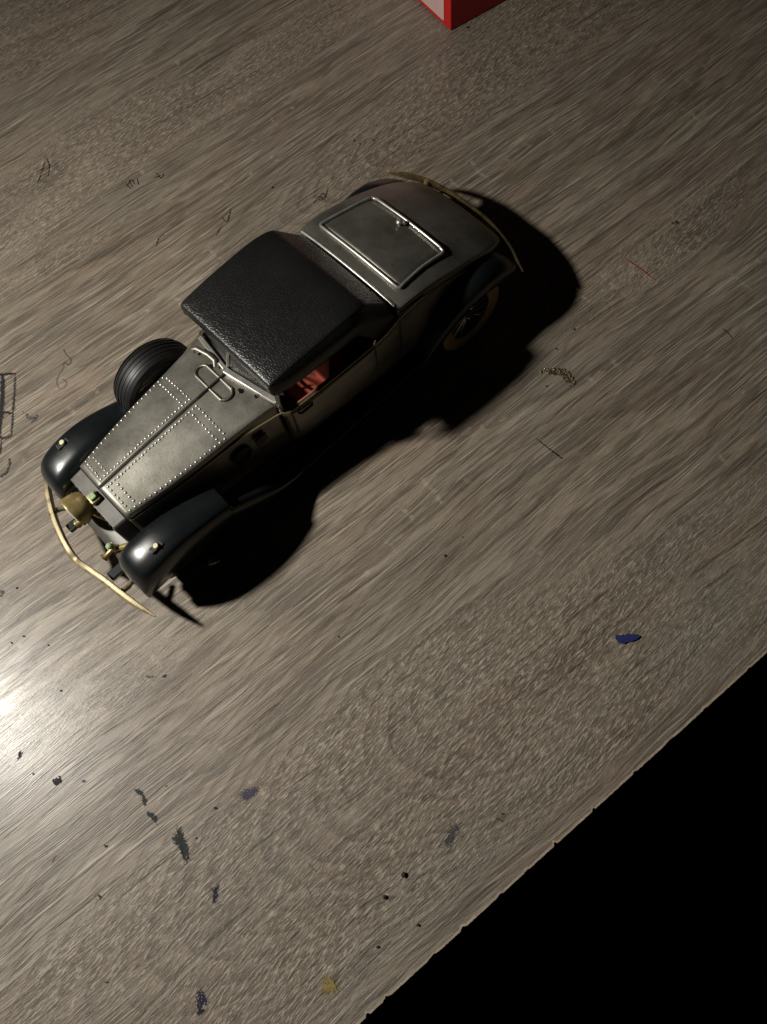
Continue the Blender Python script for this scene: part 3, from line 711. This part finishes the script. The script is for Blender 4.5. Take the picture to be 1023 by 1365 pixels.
blob('ink_spatter', [(262, 1315), (270, 1314), (277, 1328), (279, 1340), (271, 1345), (264, 1354), (260, 1340)], 'ink_blue', 1.6); oval('scuff', 267, 1349, 7, 4, -40, 'ink_smear')
blob('purple_mark', [(316, 1060), (328, 1050), (347, 1048), (344, 1058), (330, 1068), (322, 1070)], 'ink_purple', 1.6)
blob('violet_mark', [(585, 1130), (595, 1108), (612, 1090), (620, 1098), (608, 1118), (598, 1140)], 'ink_violet', 2)
stroke('violet_mark', [(604, 1108), (613, 1100)], 2, 'ink_purple'); stroke('violet_mark', [(590, 1125), (604, 1112), (600, 1098)], 1.6, 'ink_purple')
stroke('violet_mark', [(410, 1150), (424, 1164)], 1.6, 'ink_purple'); stroke('violet_mark', [(408, 1178), (416, 1196)], 1.2, 'ink_purple')
oval('speck', 219, 901, 4.2, 2.8, -10, 'ink_smear'); oval('speck', 200, 902, 7, 3, 0, 'ink_violet'); oval('speck', 142, 1128, 3, 2, 0, 'ink_smear'); oval('speck', 143, 1309, 4, 3, 0, 'dirt')
oval('speck', 131, 1196, 7, 5, 20, 'dirt'); oval('speck', 262, 1117, 2, 2, 0, 'ink_blue'); oval('speck', 113, 1041, 4, 3, 0, 'ink_violet')
for px, py, r in [(16, 857, 1.8), (32, 848, 1.8), (65, 860, 1.5), (82, 921, 1.8), (23, 784, 1.8), (288, 1077, 2.6), (222, 1048, 1.3), (45, 1032, 1.6), (766, 439, 1.8), (742, 465, 1.3), (729, 515, 1.4), (624, 37, 1.8), (364, 250, 1.8), (473, 188, 1.4), (480, 192, 1.3), (498, 187, 1.4), (594, 741, 2), (617, 716, 1.1), (452, 849, 1.2), (670, 1085, 1.6)]:
    oval('speck', px, py, r, r * .8, random.uniform(0, 90), 'ink_black', .3)
oval('smudge', 2, 790, 9, 8, 0, 'ink_grey'); stroke('smudge', [(28, 682), (34, 674)], 2.6, 'ink_grey')
blob('gold_dab', [(430, 1300), (440, 1298), (446, 1306), (455, 1316), (444, 1324), (431, 1326), (425, 1316)], 'ink_gold', 1.6)
stroke('pen_line', [(714, 584), (730, 597), (744, 607), (750, 612)], 1.2, 'pencil'); stroke('pen_line', [(731, 598), (750, 612)], 1.7, 'ink_black')
stroke('pink_line', [(833, 345), (850, 356), (874, 374)], 1.6, 'ink_pink', jit=.1)
for q in ([(62, 210), (66, 222), (64, 236)], [(50, 245), (56, 230), (60, 215)], [(53, 228), (60, 224)], [(172, 240), (177, 250)], [(168, 250), (176, 240), (180, 247)], [(183, 237), (185, 247)], [(167, 244), (175, 252)], [(208, 230), (215, 238), (219, 230)], [(205, 238), (214, 234)],
          [(418, 272), (426, 262), (432, 266), (438, 250)], [(424, 268), (430, 258), (434, 262)], [(296, 290), (303, 296), (308, 278)], [(288, 315), (296, 300)], [(208, 330), (212, 318), (219, 313)], [(75, 1140), (70, 1150)], [(660, 1090), (672, 1096)], [(962, 438), (970, 444), (976, 452)]):
    stroke('pencil_scribble', q, 1.1, 'pencil', jit=.15)
blob('brown_stain', [(716, 494), (730, 488), (752, 489), (768, 502), (770, 516), (764, 519), (752, 502), (726, 500)], 'dirt', 2)
blob('brown_stain', [(892, 296), (902, 293), (910, 297), (904, 302), (894, 301)], 'dirt', 1)

# blue flake
def flake(name, pts, th, mat, label, cat, lift=.0006):
    P = [world(*p) for p in pts]; m = len(P); c = np.mean(P, 0); v = []
    for i, p in enumerate(P): v.append((p[0], p[1], .0003 + lift * (.3 + .7 * abs(math.sin(i * 1.7)))))
    v += [(a, b, z + th) for a, b, z in v]; v += [(c[0], c[1], .0003), (c[0], c[1], .0003 + th + lift * .5)]
    f = [(2 * m, (i + 1) % m, i) for i in range(m)] + [(2 * m + 1, m + i, m + (i + 1) % m) for i in range(m)] + [(i, (i + 1) % m, m + (i + 1) % m, m + i) for i in range(m)]
    o = MB().add(v, f).build(name, mat, scale=1.0, smooth=30); o['label'] = label; o['category'] = cat; return o
M['blue'] = simple('dark_blue_paper', (.014, .018, .115), .6, vary=.25, scale=700)
flake('paper_scrap', [(820, 846), (825, 848), (831, 846), (834, 848), (837, 844.5), (839, 847), (846, 845.5), (853.5, 849), (848, 853), (841, 856), (836, 856), (832, 859), (826, 858), (821, 853)], .0003, 'blue', 'small torn dark blue paper scrap lying on the wood near the table edge', 'paper scrap')
# dried glitter glue: amber drops
def amber():
    k = NT('amber_glue'); v = k.obj(); n = k.noise(v, 700, 3, .6)
    c = k.ramp(n, [(.35, (.06, .038, .018)), (.65, (.22, .15, .07))]); return k.set(col=c, rough=.12, spec=.7)
M['amber'] = amber()
mb = MB()
path = cr([(721, 496), (731, 493), (742, 492.5), (754, 495), (761, 502), (766, 512)], 5)
for i, p in enumerate(path):
    for q in range(2):
        w = world(*(p + rng.normal(0, 1.0, 2))); r = rng.uniform(.35, .8) * .001
        mb.revolve([(-.2 * r, r), (.25 * r, r * .9), (.6 * r, r * .55), (.75 * r, r * .02)], 8, (w[0], w[1], .0003), 'z')
g = mb.build('dried_glue', 'amber', scale=1.0, smooth=60); g['label'] = 'curved bead of dried amber glitter glue on the wood beside the rear wheel shadow'; g['category'] = 'glue'
# crumbs
M['crumb'] = simple('dark_crumb', (.02, .017, .014), .6, vary=.5, scale=900)
for px, py, r, lab in [(538, 1166, 1.15, 'largest dark crumb lying in the flecked wood near the table edge'), (513, 1196, 1.0, 'dark crumb just beside the largest crumb near the table edge'), (557, 1233, .7, 'tiny crumb close to the chipped table edge, past the two dark crumbs'), (504, 1262, .6, 'tiniest crumb between the gold dab and the table edge')]:
    bm = bmesh.new(); bmesh.ops.create_icosphere(bm, subdivisions=2, radius=r / 1000)
    for v in bm.verts: v.co *= random.uniform(.65, 1.15); v.co.z *= .6
    zmin = min(v.co.z for v in bm.verts)
    me = bpy.data.meshes.new('crumb'); bm.to_mesh(me); bm.free(); o = link('crumb', me, 'crumb', smooth=20); w = world(px, py)
    o.location = (w[0], w[1], .00025 - zmin); o['label'] = lab; o['category'] = 'crumb'; o['group'] = 'crumbs on the table'
# curled hair
M['hair'] = simple('brown_hair', (.03, .022, .016), .5)
hp = cr([(85, 466), (89, 474), (95, 480), (92, 487), (86, 484), (84, 492), (78, 502), (76, 510), (79, 518), (86, 517), (89, 510), (84, 506)], 5)
o = MB().tube([(*world(*p)[:2], .00035 + .0003 * abs(math.sin(i * .3))) for i, p in enumerate(hp)], .00011, 5).build('hair', 'hair', scale=1.0, smooth=60)
o['label'] = 'single curled dark hair lying on the wood beside the spare wheel'; o['category'] = 'hair'
